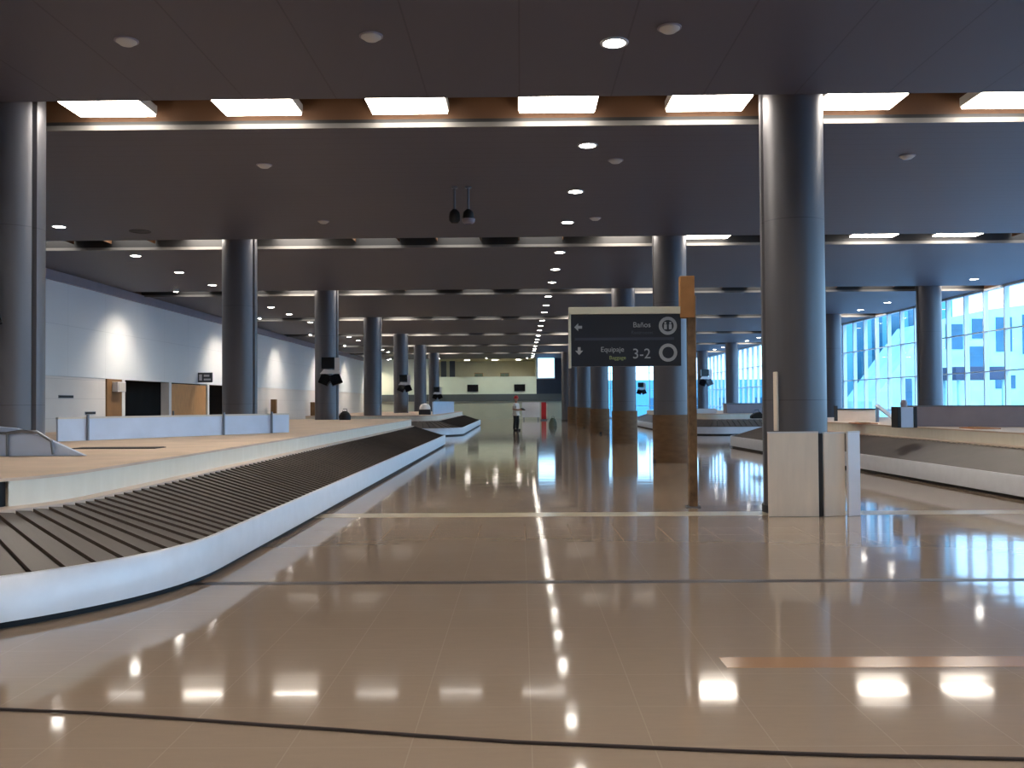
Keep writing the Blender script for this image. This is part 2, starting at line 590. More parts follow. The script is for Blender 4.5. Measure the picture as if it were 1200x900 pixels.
# ------------------------------------------------------------------ outside
structure(MB().box(XR, 260, -120, 260, -0.6, -0.3).build('exterior_ground', M['ext_ground']))
structure(MB().box(-120, XR, Y1 + 6, 260, -0.6, -0.3).build('exterior_ground', M['ext_ground']))
t = thing('outside_building', (26.0, 78.0, -0.3), 'tall blue-grey building with dark upright window strips seen through glass wall', 'building')
MB().box(-1.0, 10.5, 0, 14, 0, 19).build('building_wall', M['ext_blue'], t)
for i in range(6):
    x = 0.6 + i * 1.55
    MB().box(x, x + 0.85, -0.06, 0.05, 1.2, 16.5).build('window_strip', M['ext_glass'], t)
MB().box(-1.3, 10.8, -0.3, 14.3, 19, 19.5).build('roof_edge', M['ext_pale'], t)
t = thing('white_hall_building', (26.6, 70.0, -0.3), 'white building with one sloping roof edge seen through right glass wall', 'building')
MB().prism_y([(0, 0), (0, 1.7), (4.4, 7.6), (9, 8.6), (16, 9.4), (16, 0)], 0, 6).build('building_wall', M['ext_pale'], t)
for (x0, x1, z0, z1) in ((5.6, 6.9, 5.6, 7.5), (7.3, 8.6, 4.2, 5.8), (7.6, 8.6, 6.4, 7.9), (9.4, 10.6, 5.4, 8.0), (9.3, 10.8, 2.6, 3.6), (2.2, 3.0, 1.0, 3.4), (11.4, 12.6, 5.2, 8.2)):
    MB().box(x0, x1, -0.05, 0.05, z0, z1).build('window_strip', M['ext_glass'], t)
t = thing('walkway_canopy', (26.9, 55.0, -0.3), 'dark flat canopy over walkway outside the right glass wall', 'canopy')
MB().box(-1.6, 1.6, -1.2, 1.2, 2.95, 3.7).build('canopy_roof', M['ext_dark'], t, bevel=0.03)
for x in (-1.3, 1.3):
    for y in (-0.9, 0.9):
        MB().cyl((x, y, 0), (x, y, 2.95), 0.09, n=12).build('post', M['ext_pale'], t, smooth=True)
t = thing('low_block_building', (20.0, 112.0, -0.3), 'long low light-blue building beyond the far glazed wall', 'building')
MB().box(-19, 30, 0, 10, 0, 4.4).build('building_wall', M['ext_blue'], t)
for i in range(8):
    MB().box(-17 + i * 4.2, -14.6 + i * 4.2, -0.06, 0.05, 0.9, 2.2).build('window_strip', M['ext_glass'], t)

# ------------------------------------------------------------------ carousels
def ring_samples(w, l, Rc, ds):
    """(base point, outward normal) pairs round a rectangle w x l with corner radius Rc, centred at the origin"""
    cx, cy = w / 2 - Rc, l / 2 - Rc
    rm = max(0.4, Rc - 0.55)
    out = []
    corners = [((cx, -cy), -PI / 2), ((cx, cy), 0.0), ((-cx, cy), PI / 2), ((-cx, -cy), PI)]
    for i in range(4):
        (bx, by), a0 = corners[i]
        n = max(4, round(rm * PI / 2 / ds))
        for k in range(n):
            a = a0 + PI / 2 * k / n
            out.append(((bx, by), (math.cos(a), math.sin(a))))
        (qx, qy), a1 = corners[(i + 1) % 4]
        a = a0 + PI / 2
        L = math.hypot(qx - bx, qy - by)
        n = max(1, round(L / ds))
        for k in range(n):
            tt = k / n
            out.append(((bx + (qx - bx) * tt, by + (qy - by) * tt), (math.cos(a), math.sin(a))))
    return out

def carousel(loc, w, l, Rc, label, rotz=0.0, gap=None, pitch=0.2):
    t = thing('baggage_carousel', loc, label, 'baggage carousel', 'baggage carousels in the hall', rotz)
    fine = ring_samples(w, l, Rc, pitch)
    n = len(fine)
    def P(i, d, z):
        (bx, by), (nx, ny) = fine[i % n]
        r = Rc - d
        return (bx + nx * r, by + ny * r, z)
    def strip(prof, name, mat, smooth=True, skip=None, close=False):
        V = []; F = []
        m = len(prof)
        for i in range(n):
            for d, z in prof:
                V.append(P(i, d, z))
        for i in range(n):
            if skip and skip(i):
                continue
            j = (i + 1) % n
            for k in range(m if close else m - 1):
                k2 = (k + 1) % m
                F.append((i * m + k, j * m + k, j * m + k2, i * m + k2))
        b = MB(); b.add(V, F)
        return b.build(name, mat, t, smooth=smooth)
    strip([(0.07, 0.0), (0.07, 0.07), (0.3, 0.07), (0.3, 0.0)], 'plinth', M['black'], close=True)
    strip([(0.0, 0.055), (0.0, 0.345), (0.012, 0.36), (0.05, 0.36), (0.05, 0.055)], 'skirt', M['skirt'], close=True)
    # belt: overlapping slats
    b = MB()
    u0, u1 = 0.055, 1.10
    za, zb = 0.325, 0.655
    for i in range(n):
        p = [P(i, u0, za + 0.018), P(i + 1, u0, za), P(i + 1, u1, zb), P(i, u1, zb + 0.018)]
        q = [Vector(x) for x in p]
        # pull the trailing edge in a little so a dark gap shows
        g = 0.10
        q[1] = q[1].lerp(q[0], g); q[2] = q[2].lerp(q[3], g)
        lo = [v - Vector((0, 0, 0.03)) for v in q]
        b.add(q + lo, [(0, 1, 2, 3), (4, 7, 6, 5), (0, 4, 5, 1), (1, 5, 6, 2), (2, 6, 7, 3), (3, 7, 4, 0)], 0)
    V = []; F = []
    for i in range(n):
        V += [P(i, u0, za - 0.03), P(i, u1, zb - 0.03)]
    for i in range(n):
        j = (i + 1) % n
        F.append((2 * i, 2 * j, 2 * j + 1, 2 * i + 1))
    b.add(V, F, 1)
    b.build('conveyor_belt', [M['belt'], M['black']], t)
    strip([(1.10, 0.60), (1.10, 0.685), (1.21, 0.70), (1.21, 0.60)], 'flange', M['lip'], close=True)
    sk = (lambda i: gap[0] <= i < gap[1]) if gap else None
    cb = strip([(1.20, 0.69), (1.20, 0.91), (1.26, 0.91), (1.26, 0.69)], 'inner_curb', M['curb'], skip=sk, close=True)
    if gap:
        strip([(1.24, 0.70), (1.24, 0.905), (1.28, 0.905), (1.28, 0.70)], 'hatch', M['black'], skip=lambda i: not (gap[0] <= i < gap[1]), close=True)
    cu = bpy.data.curves.new('deck', 'CURVE')
    cu.dimensions = '2D'; cu.fill_mode = 'BOTH'; cu.extrude = 0.0125
    rings = [[P(i, 1.19, 0.0) for i in range(n)]]
    inv = Matrix.Rotation(-rotz, 3, 'Z')
    for hx, hy in [(XROW_L, y) for y in COLY] + [(XROW_F, y) for y in COLY]:
        q = inv @ Vector((hx - loc[0], hy - loc[1], 0))
        if abs(q.x) < w / 2 - 1.7 and abs(q.y) < l / 2 - 1.7:
            rings.append([(q.x + 0.46 * math.cos(2 * PI * k / 32), q.y + 0.46 * math.sin(2 * PI * k / 32), 0) for k in range(32)])
    for rg in rings:
        sp_ = cu.splines.new('POLY')
        sp_.points.add(len(rg) - 1)
        for p_, c_ in zip(sp_.points, rg):
            p_.co = (c_[0], c_[1], 0, 1)
        sp_.use_cyclic_u = True
    tmp = bpy.data.objects.new('deck', cu)
    COL.objects.link(tmp)
    bpy.context.view_layer.update()
    me = bpy.data.meshes.new_from_object(tmp.evaluated_get(bpy.context.evaluated_depsgraph_get()))
    bpy.data.objects.remove(tmp)
    me.materials.clear(); me.materials.append(M['deck'])
    o = bpy.data.objects.new('deck', me)
    COL.objects.link(o); o.parent = t; o.location = (0, 0, 0.9125)
    return t

DECK = 0.925
def cen(x0, x1, y0, y1):
    return ((x0 + x1) / 2, (y0 + y1) / 2, 0)
# nearest left carousel: x -11.24..-2.66, y 5.3..35
LX0, LX1 = -11.24, -2.66
n_gap = (1, 8)
carousel(cen(LX0, LX1, 5.3, 35.2), LX1 - LX0, 29.9, 2.8, 'long carousel at lower left with dark slatted belt and bluish white skirt', gap=(0, 12), pitch=0.2)
carousel(cen(LX0, LX1, 41.0, 63), LX1 - LX0, 22.0, 2.0, 'distant carousel on the left, behind the end of the long near one', pitch=0.25)
carousel((11.55, 17.6, 0), 8.6, 29.2, 2.4, 'carousel at right edge with pinkish grey skirt, behind the column with white boards', rotz=math.radians(2.2), pitch=0.2)
carousel(cen(7.0, 13.7, 40.5, 62), 6.7, 21.5, 2.0, 'distant carousel on the right, beyond the pointed end of the nearer one', pitch=0.25)

# ------------------------------------------------------------------ columns
def column_shaft(grooves=(70, -80, 180), r=0.42, h=6.0, n=96):
    b = MB()
    gr = []
    for k in range(n):
        a = -PI / 2 + 2 * PI * k / n
        deg = math.degrees(2 * PI * k / n)
        inn = any(abs((deg - g_ + 180) % 360 - 180) < 4.6 for g_ in grooves)
        gr.append((a, inn))
    V = []
    for z in (0.0, h):
        for a, inn in gr:
            rr = r - (0.05 if inn else 0)
            V.append((rr * math.cos(a), rr * math.sin(a), z))
    for i in range(n):
        j = (i + 1) % n
        b.add([V[i], V[j], V[n + j], V[n + i]], [(0, 1, 2, 3)], 1 if gr[i][1] and gr[j][1] else 0)
    b.add(V[n:], [tuple(range(n))], 0)
    return b

def merge_shaft(o):
    import bmesh
    bm = bmesh.new(); bm.from_mesh(o.data)
    bmesh.ops.remove_doubles(bm, verts=bm.verts, dist=1e-5)
    bm.to_mesh(o.data); bm.free()
    o.data.polygons.foreach_set('use_smooth', [True] * len(o.data.polygons))
    try:
        o.data.set_sharp_from_angle(angle=math.radians(25))
    except Exception:
        pass

GC = 'round grey columns of the hall'
proto = thing('column', (XROW_R, COLY[0], 0), 'thick round grey column at right, its foot boxed in by white boards', 'column', GC)
sh = column_shaft().build('shaft', [M['column'], M['groove']], proto)
merge_shaft(sh)
MB().lathe([(0.425, 0), (0.425, 0.10), (0.44, 0.10), (0.44, 0.0)], 48).build('base_ring', M['groove'], proto)
where_l = ['nearest grey column of the left row, cut by the left picture edge',
           'second grey column of the left row, standing in the near carousel',
           'third grey column of the left row, with black displays halfway up',
           'fourth grey column of the left row, counted from the camera',
           'fifth grey column of the left row, with a small display cluster',
           'sixth grey column of the left row, next to last',
           'last and thinnest-looking grey column of the left row']
where_r = [None, 'second grey column of the right row, brown cardboard foot beside the sign post',
           'third grey column of the right row, brown cardboard foot below sign middle',
           'fourth grey column of the right row, brown wrapped foot, counted from the camera',
           'fifth grey column of the right row, brown wrapped foot under sign left end',
           'sixth grey column of the right row, nearly hidden behind the fifth',
           'last grey column of the right row, by the far wall']
where_f = ['grey column in front of the right glass wall, largest of the far right row',
           'grey column just right of the big near column, before the glass wall',
           'third grey column of the far right row, behind the big near column',
           'grey column left of the big near column, before far glazing',
           'last grey column of the far right row, carrying black displays']
left_cols = [dup(proto, (XROW_L, y, 0), where_l[i]) for i, y in enumerate(COLY)]
right_cols = [proto] + [dup(proto, (XROW_R, y, 0), where_r[i]) for i, y in enumerate(COLY) if i > 0]
far_cols = [dup(proto, (XROW_F, y, 0), where_f[i]) for i, y in enumerate(COLY[2:])]
# cardboard wraps on the feet of the right row
wrap = None
for i in range(1, 6):
    b = MB()
    rr = [0.47, 0.455, 0.48, 0.46, 0.475]
    n = 40
    V = []
    hh = 1.17
    for z in (0.0, 0.02, 0.4, 0.8, hh - 0.02, hh):
        for k in range(n):
            a = 2 * PI * k / n
            r_ = 0.455 + 0.012 * math.sin(3 * a + i) + 0.006 * math.sin(9 * z + 5 * a)
            V.append((r_ * math.cos(a), r_ * math.sin(a), z))
    F = []
    for q in range(5):
        for k in range(n):
            F.append((q * n + k, q * n + (k + 1) % n, (q + 1) * n + (k + 1) % n, (q + 1) * n + k))
    F.append(tuple(range(5 * n, 6 * n)))
    b.add(V, F)
    o = b.build('cardboard_wrap', M['card'], right_cols[i], smooth=True)
    o['label'] = 'brown cardboard wrapped round the column foot'
o = MB().box(-0.03, 0.025, -0.02, 0.03, 1.1, 1.88).build('cable_cover', M['ply_white'], proto, loc=(-0.33, -0.30, 0), rotz=math.radians(-40), bevel=0.008)
o['label'] = 'pale vertical cover strip low on the column'

# white boards round the foot of the near right column
def board(name, p0, p1, th, h, label, mat='ply_white'):
    t = thing(name, ((p0[0] + p1[0]) / 2, (p0[1] + p1[1]) / 2, 0), label, 'board', 'white boards round the column foot')
    cx, cy = t.location.x, t.location.y
    MB().obox((p0[0] - cx, p0[1] - cy), (p1[0] - cx, p1[1] - cy), th, 0.0, h).build('panel', M[mat], t, bevel=0.006)
    MB().obox((p0[0] - cx, p0[1] - cy), (p1[0] - cx, p1[1] - cy), th + 0.012, h - 0.012, h + 0.006).build('edge_strip', M['white'], t)
    return t
board('protection_board', (3.20, 12.0), (3.845, 11.98), 0.03, 1.09, 'wide white board in front of the near right column foot')
board('protection_board', (3.915, 11.99), (4.20, 12.03), 0.03, 1.08, 'narrow white board right of the wide one, at near right column foot')
board('protection_board', (4.215, 11.97), (4.40, 12.05), 0.035, 1.09, 'bright white upright board, rightmost at near right column foot', 'guard_white')
MB_ = MB().box(-0.025, 0.025, -0.03, 0.03, 0, 1.07)
tag(MB_.build('timber_batten', M['groove'], None, loc=(3.88, 12.02, 0)), 'dark upright batten in the gap between two white boards', 'batten')

# ------------------------------------------------------------------ slot lights
lamp_x = [0.54 + 2.08 * k for k in range(-6, 8)]
lamp_x[-1] = 15.65
lamp_x[2] = -7.98
def make_lamp(dim, baffles=True):
    t = bpy.data.objects.new('slot_light', None)
    COL.objects.link(t)
    b = MB()
    x, y0_, y1_ = 0.53, -0.33, 0.33
    b.box(-x - 0.02, x + 0.02, y0_ - 0.02, y1_ + 0.02, 0.03, 0.16)
    b.build('housing', M['housing'], t, bevel=0.01)
    MB().box(-x, x, y0_, y1_, 0.0, 0.03).build('diffuser', M['lamp_dim' if dim else 'lamp'], t)
    if dim and baffles:
        for s_ in (-1, 1):
            MB().box(s_ * 0.56 - 0.015, s_ * 0.56 + 0.015, y0_ - 0.02, y1_ + 0.02, -0.15, 0.16).build('added_baffle', M['slot_wall'], t)  # added unseen plates that cut the lamp light on the lip into dashes
    return t
flush_proto = make_lamp(False)
sunk_proto = make_lamp(True)
bare_proto = make_lamp(True, False)
for c_ in bare_proto.children:
    if c_.name.startswith('diffuser'):
        c_.data.materials.clear(); c_.data.materials.append(M['lamp'])
tag(bare_proto, '', 'ceiling light')
tag(flush_proto, '', 'ceiling light'); tag(sunk_proto, '', 'ceiling light')
used = {'f': False, 's': False, 'b': False}
rowname = ['slot overhead, out in front of camera', 'nearest ceiling slot', 'second ceiling slot', 'third ceiling slot', 'fourth ceiling slot',
           'fifth ceiling slot', 'sixth ceiling slot', 'seventh ceiling slot']
for r, (a, b) in enumerate(SLOT):
    if r == 0:
        xs = [x for x in lamp_x if -8.5 < x < 10]
    elif r == 1:
        xs = [x for x in lamp_x if -6 < x < 7]
    else:
        xs = lamp_x
    for i, x in enumerate(xs):
        flush = r <= 1 or (r == 2 and any(abs(x - q) < 0.3 for q in (4.70, 8.86, 10.94)))
        z = H + 0.10 if flush else H + 0.26
        loc = (x, a + (0.66 if flush else 0.74), z)
        side = 'from the left' if i < len(xs) / 2 else 'from the right'
        cnt = ordinal(i if i < len(xs) / 2 else len(xs) - 1 - i)
        if r == 0:
            lab = 'warm white slot light in the slot just above the camera, %s %s' % (cnt, side)
        elif flush:
            lab = 'bright warm white slot light in the %s, %s %s' % (rowname[r], cnt, side)
        else:
            lab = 'dim slot light sunk in the %s, %s %s' % (rowname[r], cnt, side)
        by_col = any(abs(x - q) < 1.45 for q in (XROW_L, XROW_R)) or (r > 2 and abs(x - XROW_F) < 1.45)
        key = 'f' if flush else ('b' if by_col else 's')
        if key == 'b':
            lab = lab.replace('dim slot light', 'slot light beside a column,')
        p = {'f': flush_proto, 's': sunk_proto, 'b': bare_proto}[key]
        if not used[key]:
            used[key] = True
            p.location = loc; p['label'] = lab; p['group'] = 'rectangular lights in the ceiling slots'
        else:
            dup(p, loc, lab, group='rectangular lights in the ceiling slots')

# ------------------------------------------------------------------ round downlights
dl = bpy.data.objects.new('downlight', None)
COL.objects.link(dl)
tag(dl, '', 'ceiling light')
b = MB()
b.lathe([(0.125, -0.012), (0.155, -0.012), (0.16, 0.0), (0.16, 0.004), (0.125, 0.004)], 28, ring=True)
b.build('trim_ring', M['white'], dl, smooth=True)
MB().lathe([(0.0, -0.008), (0.125, -0.008), (0.125, 0.003), (0.0, 0.003)], 28).build('lens', M['spot'], dl)
first = True
YS = []
for k in range(-1, 7):
    for o in (1.8, 4.95, 7.95):
        YS.append(12.5 + S * k + o)
def put_dl(x, y, lab, grp):
    global first
    loc = (x, y, H)
    if first:
        first = False
        dl.location = loc; dl['label'] = lab; dl['group'] = grp
    else:
        dup(dl, loc, lab, group=grp)
ys = [y for y in YS if 9 < y < 82]
for i, y in enumerate(ys):
    put_dl(1.07, y, 'round white downlight, %s from the camera in the central row' % ordinal(i), 'central row of downlights')
ys = [y for y in YS if 20 < y < 82]
for i, y in enumerate(ys):
    put_dl(-10.3, y, 'round white downlight, %s from the camera in the left row' % ordinal(i), 'left row of downlights')
ys = [y for y in YS if 29 < y < 75]
for i, y in enumerate(ys):
    put_dl(15.1, y, 'round white downlight, %s from the camera in the row by the glass wall' % ordinal(i), 'right row of downlights')
# lights in the far gallery
for i, x in enumerate((-5.0, -2.4, -0.2)):
    t = dup(dl, (x, Y1 + 2.4, H), 'small light under the far gallery ceiling, %s from the left' % ordinal(i), group='far gallery lights')
    for c_ in t.children:
        c_.scale = (2.2, 2.2, 1.0)

# wall washers by the left wall
ww = bpy.data.objects.new('wall_washer', None)
COL.objects.link(ww)
tag(ww, '', 'ceiling light')
b = MB()
b.lathe([(0.0, -0.10), (0.09, -0.10), (0.09, 0.0), (0.0, 0.0)], 20)
b.build('lamp_body', M['housing'], ww, smooth=True)
MB().lathe([(0.0, -0.108), (0.07, -0.108), (0.07, -0.10), (0.0, -0.10)], 20).build('lens', M['spot'], ww)
ld = bpy.data.lights.new('washer_beam', 'SPOT')
ld.energy = WASH_W; ld.color = (1.0, 0.86, 0.70); ld.spot_size = math.radians(104); ld.spot_blend = 1.0; ld.shadow_soft_size = 0.06
far_fill_beam = ld.copy(); far_fill_beam.energy = 150; far_fill_beam.color = (0.92, 1.0, 0.80); far_fill_beam.spot_size = math.radians(130)
lo = bpy.data.objects.new('washer_beam', ld)
COL.objects.link(lo)
lo.parent = ww; lo.location = (0, 0, -0.13)
lo.rotation_euler = Vector((-0.42, 0, -1)).to_track_quat('-Z', 'Y').to_euler()
wy = [31.7 + 10.2 * k for k in range(0, 6)]
for i, y in enumerate(wy):
    lab = 'small wall washer spotlight near the left wall top, %s from the camera' % ordinal(i)
    if i == 0:
        ww.location = (-11.9, y, H); ww['label'] = lab; ww['group'] = 'wall washers'
    else:
        dup(ww, (-11.9, y, H), lab, group='wall washers')

for i, x in enumerate((-11.5, -7.2, -3.0, 0.6)):  # added spotlights, invented to brighten the back wall and far floor
    o = dup(ww, (x, Y1 - 2.6, H), 'small added fill spotlight before the far gallery front, %s from the left' % ordinal(i), rotz=math.radians(-90), group='added far fill lights')
    for c_ in o.children:
        if c_.type == 'LIGHT':
            c_.data = far_fill_beam

# ------------------------------------------------------------------ small ceiling fittings
sd = bpy.data.objects.new('smoke_detector', None)
COL.objects.link(sd)
tag(sd, '', 'smoke detector')
MB().lathe([(0.0, -0.05), (0.07, -0.05), (0.11, -0.02), (0.11, 0.0), (0.0, 0.0)], 24).build('cover', M['housing'], sd, smooth=True)
MB().lathe([(0.0, 0.0), (0.13, 0.0), (0.13, -0.012), (0.0, -0.012)], 24).build('base_ring', M['guard_grey'], sd)
spots = [(-4.3, 10.0, 'pale disc detector on ceiling at upper left, before the nearest slot'),
         (1.62, 9.8, 'pale disc detector on ceiling right of the nearest bright downlight'),
         (-1.6, 9.94, 'small disc detector on ceiling above the middle of nearest slot'),
         (-4.26, 15.3, 'small disc detector on ceiling behind nearest slot, left part'),
         (1.6, 15.2, 'small disc detector on ceiling behind nearest slot, by the downlight row'),
         (6.37, 15.1, 'small disc detector on ceiling behind nearest slot, right of near column'),
         (-4.3, 20.1, 'small disc detector on ceiling before second slot, left part'),
         (1.65, 20.0, 'small disc detector on ceiling before second slot, by the downlight row')]
for i, (x, y, lab) in enumerate(spots):
    if i == 0:
        sd.location = (x, y, H); sd['label'] = lab; sd['group'] = 'ceiling detectors'
    else:
        dup(sd, (x, y, H), lab, group='ceiling detectors')
t = thing('ceiling_vent', (-8.75, 21.1, H), 'dark round opening in the ceiling left of the second left column', 'vent')
MB().lathe([(0.20, -0.012), (0.24, -0.012), (0.24, 0.0), (0.20, 0.0)], 28, ring=True).build('vent_ring', M['groove'], t)
MB().lathe([(0.0, -0.006), (0.20, -0.006), (0.20, 0.0), (0.0, 0.0)], 28).build('grille', M['black'], t)

hs = thing('hanging_speaker', (-1.2, 17.0, H), 'black pendant speaker on grey rod, left of the pair', 'speaker', 'pendant speakers')
MB().cyl((0, 0, -0.42), (0, 0, 0.0), 0.022, n=10).build('rod', M['steel'], hs, smooth=True)
MB().lathe([(0.0, -0.03), (0.06, -0.03), (0.06, 0.0), (0.0, 0.0)], 16).build('ceiling_rose', M['steel'], hs)
MB().lathe([(0.0, -0.68), (0.06, -0.675), (0.10, -0.63), (0.105, -0.55), (0.09, -0.47), (0.04, -0.42), (0.0, -0.42)], 20).build('speaker_body', M['black'], hs, smooth=True)
h2 = dup(hs, (-0.945, 17.0, H), 'pendant speaker with grey rim on grey rod, right of the pair')
MB().lathe([(0.07, -0.695), (0.115, -0.66), (0.125, -0.60), (0.115, -0.60), (0.10, -0.66)], 20, ring=True).build('rim', M['guard_grey'], h2, smooth=True)

# ------------------------------------------------------------------ wayfinding sign
t = thing('wayfinding_sign', (2.43, 13.1, 0), 'dark blue wayfinding sign on a tall brown wrapped post', 'sign')
MB().box(-0.06, 0.06, -0.06, 0.06, 0, 3.0).build('post', M['post_wrap'], t, bevel=0.012)
MB().box(-0.10, 0.10, -0.06, 0.06, 0, 0.02).build('base_plate', M['steel'], t)
b = MB()
b.prism([(-0.165, -0.09), (0.035, -0.1), (0.04, 0.09), (-0.16, 0.08)], 2.68, 3.27)
b.build('cardboard_sleeve', M['sleeve'], t, bevel=0.006)['label'] = 'brown cardboard sleeve on the post top'
X0, X1, Z0, Z1 = -1.73, -0.15, 2.0, 2.84
MB().box(X0 + 0.02, X1, -0.04, 0.04, Z0, Z1 - 0.10).build('sign_panel', M['sign'], t, bevel=0.004)
b = MB()
b.box(X0 - 0.01, X1, -0.075, 0.055, Z1 - 0.10, Z1)
b.box(X0 - 0.012, X0 + 0.02, -0.055, 0.05, Z0 - 0.02, Z1 - 0.10)
b.build('sign_frame', M['sign_frame'], t, bevel=0.004)
F_ = -0.046
def ring_icon(cx, cz, r, name):
    b = MB()
    n = 36
    V = []
    for rr in (r, r * 0.64):
        for k in range(n):
            a = 2 * PI * k / n
            V.append((cx + rr * math.cos(a), F_ - 0.004, cz + rr * math.sin(a)))
    V += [(x, F_ + 0.006, z) for x, y, z in V]
    m_ = 2 * n
    F = []
    for k in range(n):
        k2 = (k + 1) % n
        F += [(k, k2, n + k2, n + k), (m_ + k, k, n + k, m_ + n + k), (m_ + k2, k2, k, m_ + k)]
    b.add(V, F)
    return b
def zpx(y):
    return 1.5 + (471.5 - y) * 13.06 / 1080
def xpx(x):
    return (x - 610) * 13.06 / 1080 - 2.43
c1 = (xpx(783) , zpx(383)); c2 = (xpx(783), zpx(414.5))
b = ring_icon(c1[0], c1[1], 0.128, 'i')
# two little standing figures in the upper ring
for dx in (-0.035, 0.035):
    b.box(c1[0] + dx - 0.02, c1[0] + dx + 0.02, F_ - 0.003, F_ + 0.004, c1[1] - 0.05, c1[1] + 0.02)
    b.prism_y([(c1[0] + dx + 0.016 * math.cos(q * PI / 4), c1[1] + 0.04 + 0.016 * math.sin(q * PI / 4)) for q in range(8)], F_ - 0.003, F_ + 0.004)
b.build('pictogram', M['sign_grey'], t)
b = ring_icon(c2[0], c2[1], 0.128, 'i')
b.build('pictogram', M['sign_grey'], t)
def arrow(cx, cz, s, d):
    b = MB()
    if d == 'left':
        P_ = [(-s, 0), (0, s), (0, s * 0.35), (s, s * 0.35), (s, -s * 0.35), (0, -s * 0.35), (0, -s)]
    else:
        P_ = [(0, -s), (-s, 0.1 * s), (-s * 0.35, 0.1 * s), (-s * 0.35, s), (s * 0.35, s), (s * 0.35, 0.1 * s), (s, 0.1 * s)]
    b.prism_y([(cx + x, cz + z) for x, z in P_], F_ - 0.004, F_ + 0.006)
    return b.build('arrow', M['sign_grey'], t)
arrow(xpx(678), zpx(384), 0.055, 'left')
arrow(xpx(679), zpx(412), 0.055, 'down')
text_mesh('lettering', 'Baños', 0.105, M['sign_grey'], t, (xpx(742), F_, zpx(384.5)))
text_mesh('lettering', 'Restrooms', 0.07, M['sign_faint'], t, (xpx(740), F_, zpx(392.5)))
text_mesh('lettering', 'Equipaje', 0.10, M['sign_grey'], t, (xpx(704), F_, zpx(413)))
text_mesh('lettering', 'Baggage', 0.075, M['sign_yellow'], t, (xpx(714), F_, zpx(422)))
text_mesh('lettering', '3-2', 0.20, M['sign_grey'], t, (xpx(741), F_, zpx(421)))
MB().box(xpx(674), xpx(790), F_ - 0.001, F_ + 0.004, zpx(399.5), zpx(396.5)).build('divider_line', M['sign_faint'], t)

# ------------------------------------------------------------------ display clusters on columns
dc = thing('display_cluster', (0, 0, 0), '', 'display', 'display clusters')
b = MB()
b.box(-0.05, 0.05, -0.06, 0.42, 0.32, 0.46)
b.cyl((0, -0.02, 0.1), (0, -0.02, 1.02), 0.05, n=12)
b.build('bracket', M['steel'], dc)
MB().box(-0.30, 0.16, -0.16, -0.06, 0.62, 1.02).build('upper_panel', M['black_gloss'], dc, bevel=0.01)
MB().box(0.16, 0.34, -0.15, -0.05, 0.55, 1.0).build('side_panel', M['white'], dc, bevel=0.01)
MB().prism_y([(-0.36, 0.44), (0.36, 0.44), (0.30, 0.56), (-0.22, 0.60)], -0.14, -0.02).build('hood', M['white'], dc)
for sgn in (-1, 1):
    b = MB()
    b.box(-0.19, 0.19, -0.05, 0.05, -0.19, 0.19, 0)
    o = b.build('screen', M['black_gloss'], dc, bevel=0.012)
    o.location = (sgn * 0.19, -0.10, 0.24)
    o.rotation_euler = (math.radians(-14), sgn * math.radians(-20), sgn * math.radians(20))
dspec = [((XROW_L + 0.30, COLY[2] - 0.75, 2.1), 'black twin-screen display cluster on the third left column', 1.0),
         ((XROW_L + 0.32, COLY[4] - 0.75, 2.1), 'small black display cluster on the fifth left column', 1.0),
         ((XROW_L + 0.35, COLY[6] - 0.75, 1.75), 'tiny black display cluster on the last left column', 1.0),
         ((XROW_F + 0.1, COLY[6] - 0.80, 2.65), 'black display cluster on a far right column before bright glazing', 1.35),
         ((XROW_L - 0.03, COLY[0] - 0.85, 2.42), 'black display cluster at the left picture edge on nearest left column', 1.0),
         ((10.95, Y1 - 0.40, 2.1), 'black display cluster on far glazed wall between two right-row columns', 1.1)]
for i, (loc, lab, sc) in enumerate(dspec):
    o = dc if i == 0 else dup(dc, loc, lab)
    o.location = loc; o['label'] = lab
    o.scale = (sc, 1, sc)

# screens on the gallery front
ts = thing('wall_screen', ((554 - 610) * 83.9 / 1080, Y1, 2.5), 'black screen on the pale far gallery front, the left one', 'screen', 'gallery screens')
MB().box(-0.50, 0.50, -0.10, -0.04, 0, 0.64).build('screen_frame', M['black'], ts, bevel=0.01)
MB().box(-0.46, 0.46, -0.105, -0.099, 0.04, 0.60).build('screen_glass', M['black_gloss'], ts)
MB().box(-0.1, 0.1, -0.05, 0.0, 0.2, 0.45).build('wall_mount', M['steel'], ts)
dup(ts, ((609 - 610) * 83.9 / 1080, Y1, 2.5), 'black screen on the pale far gallery front, the right one')
# dark openings / boards in gallery
for i, x in enumerate((-3.95, -1.5)):
    t = thing('gallery_cabinet', (x, Y1 + 3.5, 2.26), 'dark cabinet on the far gallery, %s' % ('left one' if i == 0 else 'right one'), 'cabinet', 'gallery cabinets')
    MB().box(-0.42, 0.42, -0.2, 0.2, 0, 2.05).build('cabinet_body', M['brown_board'], t, bevel=0.01)
    MB().box(-0.38, -0.01, -0.22, -0.2, 0.05, 2.0).build('door', M['bag_green'], t)
    MB().box(0.01, 0.38, -0.22, -0.2, 0.05, 2.0).build('door', M['bag_green'], t)
for i, x in enumerate((-7.1, -6.3)):
    t = thing('folding_screen', (x, Y1 + 1.2, 2.26), 'tall dark panel on the far gallery, %s of two' % ('left' if i == 0 else 'right'), 'panel', 'gallery dark panels')
    MB().box(-0.25, 0.25, -0.03, 0.03, 0.1, 3.1).build('panel', M['navy'], t)
    MB().box(-0.3, 0.3, -0.15, 0.15, 0.0, 0.1).build('foot', M['steel'], t)

